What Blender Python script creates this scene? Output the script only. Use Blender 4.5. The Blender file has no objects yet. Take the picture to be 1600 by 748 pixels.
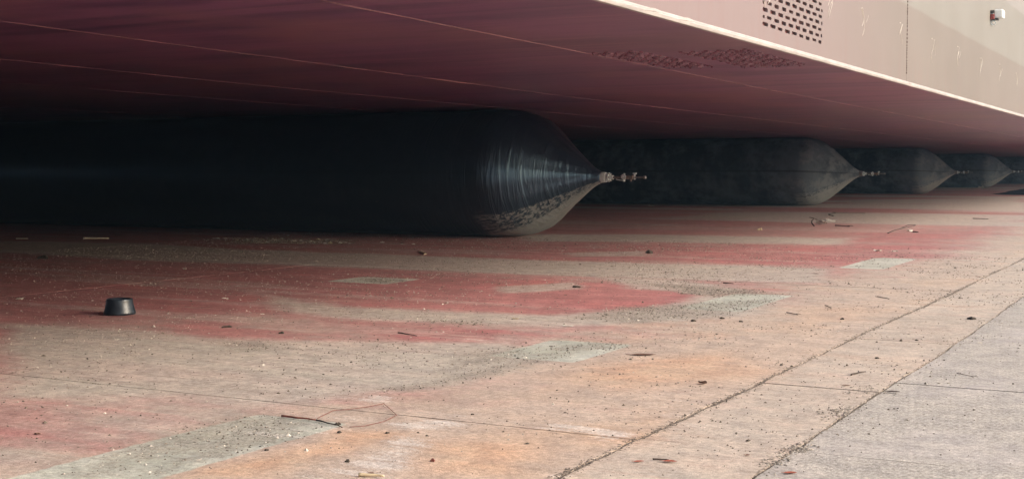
import bpy, bmesh, math, random
import numpy as np
from mathutils import Vector, Matrix, geometry

random.seed(7)
RNG = np.random.default_rng(11)
R = math.radians
scene = bpy.context.scene
COL = scene.collection

# ------------------------------------------------------------------ camera
CAM_H = 0.9
FPX, VX, VY = 2050.0, 1896.0, 265.0          # focal length / vanishing point (1600 px wide picture)
YAW = math.atan2(VX - 800, FPX)
PITCH = -math.atan2(374 - VY, FPX)
cam_d = bpy.data.cameras.new('camera')
cam = bpy.data.objects.new('camera', cam_d)
COL.objects.link(cam)
cam.location = (0, 0, CAM_H)
cam.rotation_euler = (math.pi / 2 + PITCH, 0, YAW)
cam_d.sensor_width = 36
cam_d.lens = 36 * FPX / 1600
cam_d.clip_start = 0.05
cam_d.clip_end = 2000
scene.camera = cam

# ------------------------------------------------------------------ light
SUN_EL, SUN_AZ = 27.0, 80.0                  # azimuth clockwise from +Y
w = bpy.data.worlds.new('World')
scene.world = w
w.use_nodes = True
nt = w.node_tree
bg = nt.nodes['Background']
sky = nt.nodes.new('ShaderNodeTexSky')
sky.sky_type = 'NISHITA'
sky.sun_disc = False
sky.sun_elevation = R(SUN_EL)
sky.sun_rotation = R(SUN_AZ)
sky.dust_density = 5.0
sky.air_density = 1.0
sky.ozone_density = 1.0
nt.links.new(sky.outputs[0], bg.inputs[0])
bg.inputs[1].default_value = 0.15
sun_d = bpy.data.lights.new('sun', 'SUN')
sun_d.energy = 1.3
sun_d.angle = R(38)
sun_d.color = (1.0, 0.965, 0.92)
sun = bpy.data.objects.new('sun', sun_d)
COL.objects.link(sun)
sd = Vector((math.sin(R(SUN_AZ)) * math.cos(R(SUN_EL)), math.cos(R(SUN_AZ)) * math.cos(R(SUN_EL)), math.sin(R(SUN_EL))))
sun.rotation_euler = sd.to_track_quat('Z', 'Y').to_euler()
sun.location = sd * 50

vs = scene.view_settings
vs.view_transform = 'Standard'
vs.look = 'None'
vs.exposure = 0.88
vs.gamma = 1.0
scene.cycles.max_bounces = 8
scene.cycles.diffuse_bounces = 6

HAZE = 0.0011

# ------------------------------------------------------------------ measured points
_F = np.array([-math.sin(YAW) * math.cos(PITCH), math.cos(YAW) * math.cos(PITCH), math.sin(PITCH)])
_R = np.array([math.cos(YAW), math.sin(YAW), 0.0])
_U = np.cross(_R, _F)
_O = np.array([0, 0, CAM_H])


def ray(px, py):
    return _F + (px - 800) / FPX * _R - (py - 374) / FPX * _U


def on_z(px, py, z=0.0):
    d = ray(px, py)
    return _O + (z - CAM_H) / d[2] * d


def on_x(px, py, x):
    d = ray(px, py)
    return _O + x / d[0] * d


def on_y(px, py, y):
    d = ray(px, py)
    return _O + y / d[1] * d


# ------------------------------------------------------------------ object helpers
def link(o, parent=None):
    COL.objects.link(o)
    if parent is not None:
        o.parent = parent
    return o


def tag(o, label=None, cat=None, group=None, kind=None):
    if label: o['label'] = label
    if cat: o['category'] = cat
    if group: o['group'] = group
    if kind: o['kind'] = kind
    return o


def empty(name, loc=(0, 0, 0), rz=0.0):
    o = bpy.data.objects.new(name, None)
    o.empty_display_size = 0.2
    o.location = loc
    o.rotation_euler = (0, 0, rz)
    return link(o)


def mesh_obj(name, verts, faces, mat, parent=None, smooth=False):
    me = bpy.data.meshes.new(name)
    me.from_pydata([tuple(v) for v in verts], [], [tuple(f) for f in faces])
    me.update()
    if mat: me.materials.append(mat)
    if smooth:
        me.polygons.foreach_set('use_smooth', [True] * len(me.polygons))
    return link(bpy.data.objects.new(name, me), parent)


def bm_obj(name, bm, mat, parent=None, smooth=False):
    me = bpy.data.meshes.new(name)
    bmesh.ops.recalc_face_normals(bm, faces=bm.faces[:])
    bm.to_mesh(me)
    bm.free()
    if mat: me.materials.append(mat)
    if smooth:
        me.polygons.foreach_set('use_smooth', [True] * len(me.polygons))
    return link(bpy.data.objects.new(name, me), parent)


def bm_box(bm, lo, hi, bevel=0.0, mtx=None):
    r = bmesh.ops.create_cube(bm, size=1.0)
    vs_ = r['verts']
    for v in vs_:
        v.co = Vector([lo[i] + (v.co[i] + 0.5) * (hi[i] - lo[i]) for i in range(3)])
    if bevel:
        es = list({e for v in vs_ for e in v.link_edges})
        r2 = bmesh.ops.bevel(bm, geom=es, offset=bevel, segments=2, affect='EDGES', profile=0.5)
        vs_ = list({v for f in r2['faces'] for v in f.verts} | {v for v in vs_ if v.is_valid})
    if mtx is not None:
        for v in vs_:
            if v.is_valid: v.co = mtx @ v.co
    return vs_


def lathe_x(bm, prof, n=24, cap=True):
    """profile of (x, r) turned round the X axis"""
    rings = []
    for x, r in prof:
        rings.append([bm.verts.new((x, r * math.cos(2 * math.pi * i / n), r * math.sin(2 * math.pi * i / n))) for i in range(n)])
    for a, b in zip(rings, rings[1:]):
        for i in range(n):
            j = (i + 1) % n
            bm.faces.new((a[i], a[j], b[j], b[i]))
    if cap:
        bm.faces.new(rings[0][::-1])
        bm.faces.new(rings[-1])


def lathe_z(bm, prof, n=40, cap=True):
    rings = []
    for r, z in prof:
        rings.append([bm.verts.new((r * math.cos(2 * math.pi * i / n), r * math.sin(2 * math.pi * i / n), z)) for i in range(n)])
    for a, b in zip(rings, rings[1:]):
        for i in range(n):
            j = (i + 1) % n
            bm.faces.new((a[i], a[j], b[j], b[i]))
    if cap:
        bm.faces.new(rings[0][::-1])
        bm.faces.new(rings[-1])


def bm_tube(bm, pts, r, n=6):
    pts = [Vector(p) for p in pts]
    rr = r if hasattr(r, '__len__') else [r] * len(pts)
    rings = []
    for k, p in enumerate(pts):
        d = (pts[min(k + 1, len(pts) - 1)] - pts[max(k - 1, 0)]).normalized()
        a = d.cross(Vector((0, 0, 1)))
        if a.length < 1e-3: a = d.cross(Vector((1, 0, 0)))
        a.normalize()
        b = d.cross(a)
        rings.append([bm.verts.new(p + (a * math.cos(2 * math.pi * i / n) + b * math.sin(2 * math.pi * i / n)) * rr[k]) for i in range(n)])
    for a, b in zip(rings, rings[1:]):
        for i in range(n):
            j = (i + 1) % n
            bm.faces.new((a[i], a[j], b[j], b[i]))
    bm.faces.new(rings[0][::-1])
    bm.faces.new(rings[-1])


# ------------------------------------------------------------------ numpy noise
_LAT = RNG.random((256, 256))


def vnoise(x, y):
    xi = np.floor(x).astype(int); yi = np.floor(y).astype(int)
    fx = x - xi; fy = y - yi
    fx = fx * fx * (3 - 2 * fx); fy = fy * fy * (3 - 2 * fy)
    g = lambda a, b: _LAT[a % 256, b % 256]
    return (g(xi, yi) * (1 - fx) + g(xi + 1, yi) * fx) * (1 - fy) + (g(xi, yi + 1) * (1 - fx) + g(xi + 1, yi + 1) * fx) * fy


def fbm(x, y, o=4):
    s = 0; a = 0.5; t = 0
    for k in range(o):
        s = s + a * vnoise(x * 2 ** k + 17.3 * k, y * 2 ** k + 5.1 * k); t += a; a *= 0.5
    return s / t


def sstep(a, b, x):
    t = np.clip((x - a) / (b - a), 0, 1)
    return t * t * (3 - 2 * t)


def poly_mask(x, y, poly, soft):
    """soft inside mask (0.5 on the outline) of a polygon in ground metres"""
    P = np.array(poly); n = len(P)
    d = np.full(x.shape, 1e9); ins = np.zeros(x.shape, bool)
    for i in range(n):
        a = P[i]; b = P[(i + 1) % n]
        e = b - a
        t = np.clip(((x - a[0]) * e[0] + (y - a[1]) * e[1]) / max(e @ e, 1e-9), 0, 1)
        d = np.minimum(d, np.hypot(x - a[0] - t * e[0], y - a[1] - t * e[1]))
        c = (a[1] > y) != (b[1] > y)
        with np.errstate(divide='ignore', invalid='ignore'):
            xx = a[0] + (y - a[1]) * e[0] / (e[1] if e[1] != 0 else 1e-9)
        ins ^= c & (x < xx)
    sdist = np.where(ins, d, -d)
    return np.clip(0.5 + sdist / (2 * soft), 0, 1)


# ------------------------------------------------------------------ node helper
class NT:
    def __init__(self, name):
        self.mat = bpy.data.materials.new(name)
        self.mat.use_nodes = True
        self.t = self.mat.node_tree
        self.b = self.t.nodes['Principled BSDF']

    def n(self, typ, **kw):
        nd = self.t.nodes.new(typ)
        for k, v in kw.items(): setattr(nd, k, v)
        return nd

    def l(self, a, b): self.t.links.new(a, b)

    def put(self, sock, v):
        if isinstance(v, bpy.types.NodeSocket): self.l(v, sock)
        elif v is not None:
            if sock.type == 'RGBA' and len(v) == 3: v = (*v, 1)
            sock.default_value = v

    def pos(self): return self.n('ShaderNodeNewGeometry').outputs['Position']

    def obj(self): return self.n('ShaderNodeTexCoord').outputs['Object']

    def attr(self, name): return self.n('ShaderNodeAttribute', attribute_name=name).outputs['Fac']

    def attrc(self, name): return self.n('ShaderNodeAttribute', attribute_name=name).outputs['Color']

    def math(self, op, a, b=None, c=None, clamp=False):
        m = self.n('ShaderNodeMath', operation=op, use_clamp=clamp)
        self.put(m.inputs[0], a)
        if b is not None: self.put(m.inputs[1], b)
        if c is not None: self.put(m.inputs[2], c)
        return m.outputs[0]

    def scale(self, vec, s):
        m = self.n('ShaderNodeVectorMath', operation='MULTIPLY')
        self.put(m.inputs[0], vec)
        m.inputs[1].default_value = s
        return m.outputs[0]

    def noise(self, vec, sc, det=4, rough=0.55, dist=0.0):
        m = self.n('ShaderNodeTexNoise')
        self.put(m.inputs['Vector'], vec)
        m.inputs['Scale'].default_value = sc
        m.inputs['Detail'].default_value = det
        m.inputs['Roughness'].default_value = rough
        m.inputs['Distortion'].default_value = dist
        return m.outputs['Fac']

    def voro(self, vec, sc, feature='F1'):
        m = self.n('ShaderNodeTexVoronoi', feature=feature)
        self.put(m.inputs['Vector'], vec)
        m.inputs['Scale'].default_value = sc
        return m.outputs['Distance']

    def ss(self, v, a, b, lo=0.0, hi=1.0):
        m = self.n('ShaderNodeMapRange', interpolation_type='SMOOTHSTEP')
        self.put(m.inputs[0], v)
        for i, q in zip((1, 2, 3, 4), (a, b, lo, hi)): self.put(m.inputs[i], q)
        return m.outputs[0]

    def mix(self, f, a, b, blend='MIX'):
        m = self.n('ShaderNodeMix', data_type='RGBA', blend_type=blend)
        self.put(m.inputs[0], f)
        self.put(m.inputs[6], a)
        self.put(m.inputs[7], b)
        return m.outputs[2]

    def mask(self, a, noise, k, wd):
        v = self.math('ADD', a, self.math('MULTIPLY', self.math('SUBTRACT', noise, 0.5), k))
        return self.ss(v, 0.5 - wd, 0.5 + wd)

    def bump(self, h, strength=0.3, dist=0.01, normal=None):
        m = self.n('ShaderNodeBump')
        m.inputs['Strength'].default_value = strength
        m.inputs['Distance'].default_value = dist
        self.put(m.inputs['Height'], h)
        if normal is not None: self.l(normal, m.inputs['Normal'])
        return m.outputs[0]

    def out(self, color=None, rough=None, metal=None, normal=None, spec=None):
        if color is not None: self.put(self.b.inputs['Base Color'], color)
        if rough is not None: self.put(self.b.inputs['Roughness'], rough)
        if metal is not None: self.put(self.b.inputs['Metallic'], metal)
        if spec is not None: self.put(self.b.inputs['Specular IOR Level'], spec)
        if normal is not None: self.l(normal, self.b.inputs['Normal'])
        return self.mat


# ------------------------------------------------------------------ materials
def m_ground():
    g = NT('stained_concrete')
    p = g.pos()
    n1 = g.noise(p, 0.9, 7, 0.6)
    n2 = g.noise(p, 3.2, 8, 0.65)
    n3 = g.noise(p, 14, 6, 0.7)
    st = g.noise(g.scale(p, (0.55, 5.5, 1)), 1.0, 8, 0.62, 0.4)
    st2 = g.noise(g.scale(p, (1.6, 22, 1)), 1.0, 6, 0.6, 0.3)
    fine = g.noise(p, 85, 4, 0.7)
    vfine = g.noise(p, 240, 3, 0.7)
    A = {k: g.attr('s_' + k) for k in ('red', 'orange', 'silt', 'pad', 'grit', 'scuff', 'bare', 'hot')}
    comb = g.math('ADD', g.math('MULTIPLY', st, 0.5), g.math('MULTIPLY', n2, 0.5))
    comb2 = g.math('ADD', g.math('MULTIPLY', st2, .38), g.math('MULTIPLY', n3, .62))
    # plain concrete
    c = g.mix(g.ss(n1, .3, .7), (.42, .375, .325), (.52, .47, .41))
    # peach overspray, worn away in streaks
    o_col = g.mix(g.ss(comb, .35, .65), (.47, .355, .28), (.53, .43, .355))
    o_col = g.mix(g.ss(n1, .48, .72), o_col, (.50, .345, .24))
    mo = g.mask(A['orange'], comb, 1.5, .42)
    c = g.mix(g.math('MULTIPLY', mo, .9), c, o_col)
    # red antifouling spray
    r_col = g.mix(g.ss(comb, .34, .66), (.32, .135, .132), (.48, .205, .20))
    r_col = g.mix(g.ss(n1, .5, .75), r_col, (.47, .165, .16))
    mr = g.mask(A['red'], comb, 1.7, .5)
    c = g.mix(mr, c, r_col)
    # thin worn streaks in the paint
    wst = g.ss(st2, .57, .72)
    c = g.mix(g.math('MULTIPLY', wst, .6), c, (.44, .34, .28))
    # silt flows
    s_col = g.mix(g.ss(comb2, .35, .65), (.40, .37, .32), (.53, .49, .435))
    mh = g.mask(A['hot'], comb, 1.2, .4)
    c = g.mix(g.math('MULTIPLY', mh, .8), c, g.mix(g.ss(n2, .35, .65), (.60, .33, .19), (.56, .385, .26)))
    ms = g.mask(A['silt'], g.math('ADD', g.math('MULTIPLY', comb, .6), g.math('MULTIPLY', comb2, .4)), 1.8, .4)
    c = g.mix(g.math('MULTIPLY', ms, .8), c, s_col)
    # bare pads left by the keel blocks
    p_col = g.mix(g.ss(n2, .35, .65), (.42, .44, .375), (.56, .575, .51))
    mp = g.mask(A['pad'], n3, .35, .08)
    c = g.mix(g.math('MULTIPLY', mp, .92), c, p_col)
    # gritty dirt
    gr = g.mask(A['grit'], g.math('ADD', g.math('MULTIPLY', n3, .5), g.math('MULTIPLY', g.math('ADD', n2, st2), .25)), 2.6, .22)
    g_col = g.mix(g.ss(fine, .4, .62), (.13, .112, .085), (.38, .34, .28))
    c = g.mix(g.math('MULTIPLY', gr, .62), c, g_col)
    # whitish scuffing
    sc_ = g.mask(A['scuff'], g.math('ADD', g.math('MULTIPLY', st2, .5), g.math('MULTIPLY', fine, .5)), 2.2, .12)
    c = g.mix(g.math('MULTIPLY', sc_, .7), c, (.70, .65, .60))
    # coarse open-grained bare slab
    b_col = g.mix(g.ss(fine, .36, .62), (.27, .25, .225), (.50, .47, .43))
    b_col = g.mix(g.ss(n1, .45, .7), b_col, (.46, .425, .41))
    mb = g.mask(A['bare'], n2, .6, .2)
    c = g.mix(g.math('MULTIPLY', mb, .9), c, b_col)
    grain = g.noise(p, 42, 7, .78)
    mot = g.noise(p, 6.5, 8, .72)
    c = g.mix(1.0, c, g.mix(g.ss(grain, .34, .66), (.78, .77, .76), (1.19, 1.19, 1.2)), 'MULTIPLY')
    c = g.mix(1.0, c, g.mix(g.ss(mot, .36, .64), (.87, .87, .88), (1.13, 1.12, 1.10)), 'MULTIPLY')
    c = g.mix(g.math('MULTIPLY', g.ss(grain, .68, .76), .5), c, (.72, .66, .60))
    c = g.mix(g.math('MULTIPLY', g.ss(g.noise(p, 26, 7, .8), .35, .27), .6), c, (.10, .08, .06))
    # grain everywhere: pale and dark pin speckles, roller streaks
    c = g.mix(1.0, c, g.mix(g.ss(vfine, .3, .7), (.80, .80, .80), (1.16, 1.16, 1.16)), 'MULTIPLY')
    c = g.mix(1.0, c, g.mix(g.ss(comb2, .3, .7), (.86, .86, .86), (1.10, 1.10, 1.10)), 'MULTIPLY')
    c = g.mix(g.math('MULTIPLY', g.ss(fine, .66, .74), .55), c, (.13, .10, .085))
    c = g.mix(g.math('MULTIPLY', g.ss(fine, .30, .24), .5), c, (.66, .60, .54))
    hgt = g.math('ADD', g.math('MULTIPLY', fine, .6), g.math('ADD', g.math('MULTIPLY', vfine, .25), g.math('MULTIPLY', n3, .9)))
    return g.out(c, .82, 0, g.bump(hgt, .55, .008), .35)


def m_bottom():
    g = NT('antifouling_paint')
    p = g.pos()
    st = g.noise(g.scale(p, (.35, 2.4, 1)), 1.0, 7, .6, .6)
    n1 = g.noise(p, .7, 6, .6)
    n2 = g.noise(p, 22, 4, .6)
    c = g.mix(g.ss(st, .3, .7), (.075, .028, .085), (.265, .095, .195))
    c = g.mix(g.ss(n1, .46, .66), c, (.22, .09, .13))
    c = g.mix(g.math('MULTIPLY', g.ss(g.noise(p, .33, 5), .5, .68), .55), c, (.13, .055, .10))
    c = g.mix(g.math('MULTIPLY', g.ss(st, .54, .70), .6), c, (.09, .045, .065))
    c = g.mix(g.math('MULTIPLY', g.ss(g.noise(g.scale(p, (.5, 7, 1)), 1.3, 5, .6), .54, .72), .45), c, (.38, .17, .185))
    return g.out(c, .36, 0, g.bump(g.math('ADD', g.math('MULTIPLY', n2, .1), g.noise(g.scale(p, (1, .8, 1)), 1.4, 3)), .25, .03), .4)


def m_side():
    g = NT('hull_side_paint')
    p = g.pos()
    sep = g.n('ShaderNodeSeparateXYZ'); g.l(p, sep.inputs[0])
    z = sep.outputs[2]; y = sep.outputs[1]
    n1 = g.noise(p, .8, 5, .55)
    drip = g.noise(g.scale(p, (1, 5.0, .45)), 1.6, 6, .6)
    zz = g.math('ADD', z, g.math('MULTIPLY', g.math('SUBTRACT', g.noise(p, 1.1, 3), .5), .05))
    c = g.mix(g.ss(n1, .3, .7), (.168, .141, .122), (.189, .159, .14))
    c = g.mix(g.ss(y, 14, 7), c, (.215, .16, .158))                              # pinker towards the grille: own paint plus ground bounce put into the colour
    up = g.mix(g.ss(n1, .3, .7), (.193, .177, .156), (.213, .198, .178))
    c = g.mix(g.ss(zz, 2.425, 2.465), c, up)                                    # edge of the next sprayed coat
    c = g.mix(g.ss(zz, 3.19, 3.23), c, (.24, .22, .208))
    low = g.ss(z, 2.25, 1.75)
    c = g.mix(g.math('MULTIPLY', low, g.math('MULTIPLY', g.ss(drip, .45, .7), .35)), c, (.205, .127, .122))
    c = g.mix(g.math('MULTIPLY', g.ss(drip, .62, .74), .3), c, (.158, .14, .118))
    return g.out(c, .5, 0, g.bump(g.noise(p, 3, 3), .06, .02), .4)


def m_simple(name, col, rough=.6, metal=0.0, var=.25, sc=8.0, bump=.15, col2=None, spec=.5):
    g = NT(name)
    o = g.obj()
    n = g.noise(o, sc, 5, .6)
    c2 = col2 or tuple(v * (1 - var) for v in col)
    c = g.mix(g.ss(n, .35, .65), col, c2)
    return g.out(c, rough, metal, g.bump(g.noise(o, sc * 4, 3), bump, .003), spec)


def m_rubber(name, dusty):
    g = NT(name)
    o = g.obj()
    s = g.attr('cone'); v = g.attr('lift')
    n1 = g.noise(o, 1.3, 6, .6)
    n2 = g.noise(o, 5.5, 7, .65)
    crease = g.noise(g.scale(o, (13, 1.3, 1.0)), 1.0, 5, .55, .8)
    fine = g.noise(g.scale(o, (60, 8, 8)), 1.0, 3, .6)
    scr = g.noise(g.scale(o, (5, 26, 26)), 1.0, 5, .6, .5)
    base = g.mix(g.ss(n2, .35, .65), (.008, .013, .022), (.015, .022, .034))
    # pale cement scuffing on the underside of the cone and along the ground line
    under = g.math('MULTIPLY', g.ss(v, -.66, -.76), g.ss(s, 1.12, .98))
    ring = g.math('MULTIPLY', g.ss(v, -.88, -.97), .5)
    sc_m = g.math('ADD', g.math('MULTIPLY', under, .50 if not dusty else .72), ring)
    md = g.mask(sc_m, g.math('ADD', g.math('MULTIPLY', scr, .75), g.math('MULTIPLY', n2, .25)), 2.0, .16)
    edge = g.math('MULTIPLY', g.math('MULTIPLY', g.ss(v, -.60, -.66), g.ss(v, -.80, -.72)), g.ss(s, 1.1, .95))
    md = g.math('MAXIMUM', md, g.math('MULTIPLY', edge, g.ss(scr, .42, .58)))
    c = base
    # thin scratches over the cone
    scl = g.math('MULTIPLY', g.ss(scr, .66, .74), g.ss(s, 1.6, .9))
    c = g.mix(g.math('MULTIPLY', scl, .30), c, (.16, .165, .17))
    rgh = g.math('ADD', g.math('MULTIPLY', n2, .10), .29)
    if dusty:
        dm = g.mask(g.ss(s, 3.0, .75, .36, .72), g.math('ADD', g.math('MULTIPLY', n1, .6), g.math('MULTIPLY', n2, .4)), 2.6, .3)
        c = g.mix(g.math('MULTIPLY', dm, .78), g.mix(.5, c, (.04, .05, .066)), (.165, .195, .23))
        c = g.mix(g.math('MULTIPLY', g.math('MULTIPLY', g.ss(g.noise(o, 2.6, 7, .7), .50, .59), g.ss(s, 1.9, .8)), .6), c, (.25, .27, .275))
        rgh = .75
    else:
        c = g.mix(g.math('MULTIPLY', g.ss(n1, .52, .75), .16), c, (.08, .085, .085))
    c = g.mix(g.math('MULTIPLY', md, .8), c, (.30, .305, .285) if not dusty else (.32, .33, .32))
    c = g.mix(g.math('MULTIPLY', g.math('MULTIPLY', g.ss(v, -.02, .005), g.ss(v, .06, .035)), .6), c, (.008, .009, .011))
    h = g.math('ADD', g.math('MULTIPLY', g.ss(crease, .42, .74), g.ss(s, 2.6, .8, .08, 1.0)), g.math('MULTIPLY', fine, .18))
    g.b.inputs['IOR'].default_value = 1.7 if not dusty else 1.5
    g.b.inputs['Specular Tint'].default_value = (.45, .72, 1, 1)  # blue of the sky reflection put into the sheen colour
    return g.out(c, rgh, 0, g.bump(h, .36 if not dusty else .3, .02), 1.0 if not dusty else .5)


M = {
    'ground': m_ground(),
    'bottom': m_bottom(),
    'side': m_side(),
    'weld': m_simple('worn_weld_bead', (.42, .20, .21), .6, 0, .6, 1.6),
    'weld_far': m_simple('painted_weld_bead', (.33, .14, .17), .6, 0, .5, 2.0),
    'chine': m_simple('chine_white_paint', (.43, .39, .37), .55, 0, .18, 5.0, .5),
    'cavity': m_simple('sea_chest_paint', (.22, .07, .07), .7),
    'slotrim': m_simple('cut_slot_edge', (.32, .125, .17), .6, 0, .6, 40.0),
    'chalk': m_simple('chalk', (.56, .51, .46), .9, 0, .15),
    'pit': m_simple('rusty_weld_pits', (.10, .055, .045), .8, 0, .4, 30),
    'anode': m_simple('white_casing', (.86, .90, .87), .4, 0, .06, 20),
    'redlug': m_simple('red_primer', (.36, .07, .06), .6, 0, .4, 25),
    'grey': m_simple('dark_bracket', (.10, .095, .09), .6, .3),
    'rubber': m_rubber('black_rubber', False),
    'rubber_dusty': m_rubber('dusty_black_rubber', True),
    'steel': m_simple('galvanised_steel', (.90, 1.0, 1.0), .4, .0, .25, 30, .1),
    'dull': m_simple('dull_steel', (.34, .33, .32), .5, .8, .3, 30, .1),
    'brass': m_simple('rusty_fitting', (.36, .27, .22), .55, .4, .4, 30, .2),
    'plug': m_simple('highlight_tinted_rubber', (.020, .029, .040), .30, 0, .4, 14, .25),  # black rubber, its bluish highlight put into the base colour
    'sheet': m_simple('black_plastic_sheet', (.016, .017, .022), .9, 0, .3, 6, .3, None, .08),
    'leaf_red': m_simple('red_dry_leaf', (.34, .085, .05), .6, 0, .45, 20),
    'leaf_brown': m_simple('brown_dry_leaf', (.17, .085, .055), .7, 0, .5, 20),
    'twig': m_simple('dark_twig', (.065, .045, .035), .85, 0, .4, 20),
    'rust': m_simple('rusted_iron', (.26, .085, .06), .8, 0, .5, 30, .3),
    'paper': m_simple('off_white_scrap', (.74, .70, .62), .8, 0, .2, 12),
    'yellow': m_simple('yellowed_wood', (.62, .50, .32), .8, 0, .25, 12),
    'stone': m_simple('dark_mud_lump', (.075, .06, .045), .9, 0, .4, 30),
    'earth': m_simple('joint_dirt', (.20, .162, .13), .95, 0, .45, 30, .5),
    'earth_dark': m_simple('dark_joint_dirt', (.11, .088, .07), .95, 0, .5, 30, .5),
    'deckgrey': m_simple('deck_paint', (.30, .12, .10), .6),
}


def m_gravel():
    g = NT('grit')
    return g.out(g.attrc('tint'), .9)


M['grit'] = m_gravel()

# ------------------------------------------------------------------ ground: stain layout in ground metres
def G(pts): return [tuple(on_z(*p)[:2]) for p in pts]


SILT = [
    (G([(0, 376), (200, 380), (400, 390), (800, 405), (1200, 416), (1290, 420), (1290, 441), (1200, 441), (800, 428), (400, 412), (200, 407), (0, 394)]), .18, 1.0),
    (G([(820, 366), (1000, 366), (1250, 370), (1330, 372), (1330, 384), (1150, 380), (1000, 378), (830, 377)]), .25, 1.0),
    (G([(0, 505), (150, 512), (300, 527), (500, 532), (800, 535), (850, 545), (830, 575), (700, 600), (560, 612), (450, 628), (330, 632), (250, 618), (0, 622)]), .16, 1.0),
    (G([(380, 455), (540, 478), (700, 486), (850, 492), (1000, 480), (1120, 460), (1235, 464), (1165, 492), (1000, 505), (850, 512), (700, 505), (480, 496)]), .14, .85),
    (G([(930, 432), (1060, 436), (1190, 455), (1120, 462), (1000, 452)]), .10, .75),
    (G([(770, 447), (900, 440), (900, 452), (780, 459)]), .08, .7),
    (G([(1090, 332), (1500, 334), (1600, 340), (1600, 350), (1300, 348), (1090, 343)]), .5, .9),
    (G([(900, 394), (1010, 392), (1030, 400), (880, 402)]), .12, .7),
    (G([(1320, 312), (1600, 309), (1600, 316), (1320, 320)]), .6, .9),
]
GRIT = [
    (G([(560, 610), (660, 592), (790, 562), (860, 540), (930, 535), (900, 548), (790, 585), (650, 612)]), .07, .78),
    (G([(700, 548), (840, 538), (860, 555), (770, 575), (640, 600), (620, 590)]), .09, .62),
    (G([(340, 650), (400, 642), (480, 650), (535, 662), (420, 690), (300, 715), (180, 748), (60, 748), (220, 690)]), .06, .66),
    (G([(390, 668), (470, 672), (520, 668), (400, 700), (290, 735), (250, 748), (200, 748), (320, 700)]), .035, .8),
    (G([(1000, 440), (1180, 452), (1240, 463), (1170, 462), (1110, 465), (1050, 460)]), .07, .72),
    (G([(960, 478), (1110, 470), (1240, 462), (1160, 492), (1020, 508), (880, 498)]), .08, .6),
    (G([(300, 530), (450, 528), (470, 548), (330, 555)]), .08, .55),
    (G([(548, 436), (580, 434), (640, 438), (612, 443)]), .05, .9),
    (G([(230, 441), (262, 441), (262, 448), (225, 448)]), .06, .6),
    (G([(640, 495), (760, 500), (800, 512), (650, 508)]), .08, .55),
    (G([(355, 370), (560, 374), (560, 383), (350, 381)]), .12, .6),
    (G([(930, 530), (1010, 541), (850, 556), (780, 556)]), .05, .62),
]
PADS = [(-6.32, -5.74, 8.62, 9.16, .9), (-3.03, -2.62, 12.0, 13.55, 1.0), (-3.06, -2.63, 7.98, 9.2, .95), (-3.08, -2.61, 5.5, 6.22, .95), (-3.09, -2.69, 2.2, 3.80, 1.0)]
SCUFF = [
    (G([(530, 720), (660, 660), (720, 690), (640, 748), (500, 748)]), .08, .52),
    (G([(620, 655), (760, 652), (760, 672), (640, 672)]), .06, .56),
    (G([(880, 655), (1000, 680), (960, 692), (860, 668)]), .05, .56),
    (G([(520, 618), (600, 612), (620, 628), (540, 630)]), .05, .56),
    (G([(900, 740), (960, 735), (960, 748), (900, 748)]), .05, .6),
    (G([(1240, 640), (1340, 618), (1600, 640), (1600, 700), (1300, 690)]), .3, .42),
]
HOT = [
    (G([(930, 565), (1150, 545), (1230, 590), (1000, 612), (880, 590)]), .22, .62),
    (G([(270, 748), (540, 668), (700, 672), (560, 700), (420, 748)]), .10, .7),
    (G([(680, 690), (860, 676), (900, 700), (840, 748), (640, 748)]), .15, .62),
    (G([(1180, 480), (1420, 470), (1400, 500), (1180, 520)]), .3, .42),
]
REDX = [  # extra strong red and extra pale spots on top of the general spray
    (G([(0, 415), (600, 425), (900, 440), (1150, 455), (900, 492), (600, 480), (0, 500)]), .5, .35),
    (G([(800, 455), (1100, 452), (1060, 470), (900, 490), (800, 490)]), .1, .5),
    (G([(620, 520), (760, 515), (780, 530), (640, 540)]), .08, .5),
    (G([(0, 622), (100, 622), (150, 640), (0, 660)]), .2, .15),
    (G([(1000, 384), (1280, 392), (1350, 412), (1180, 412), (900, 402)]), .4, .5),
]


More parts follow.
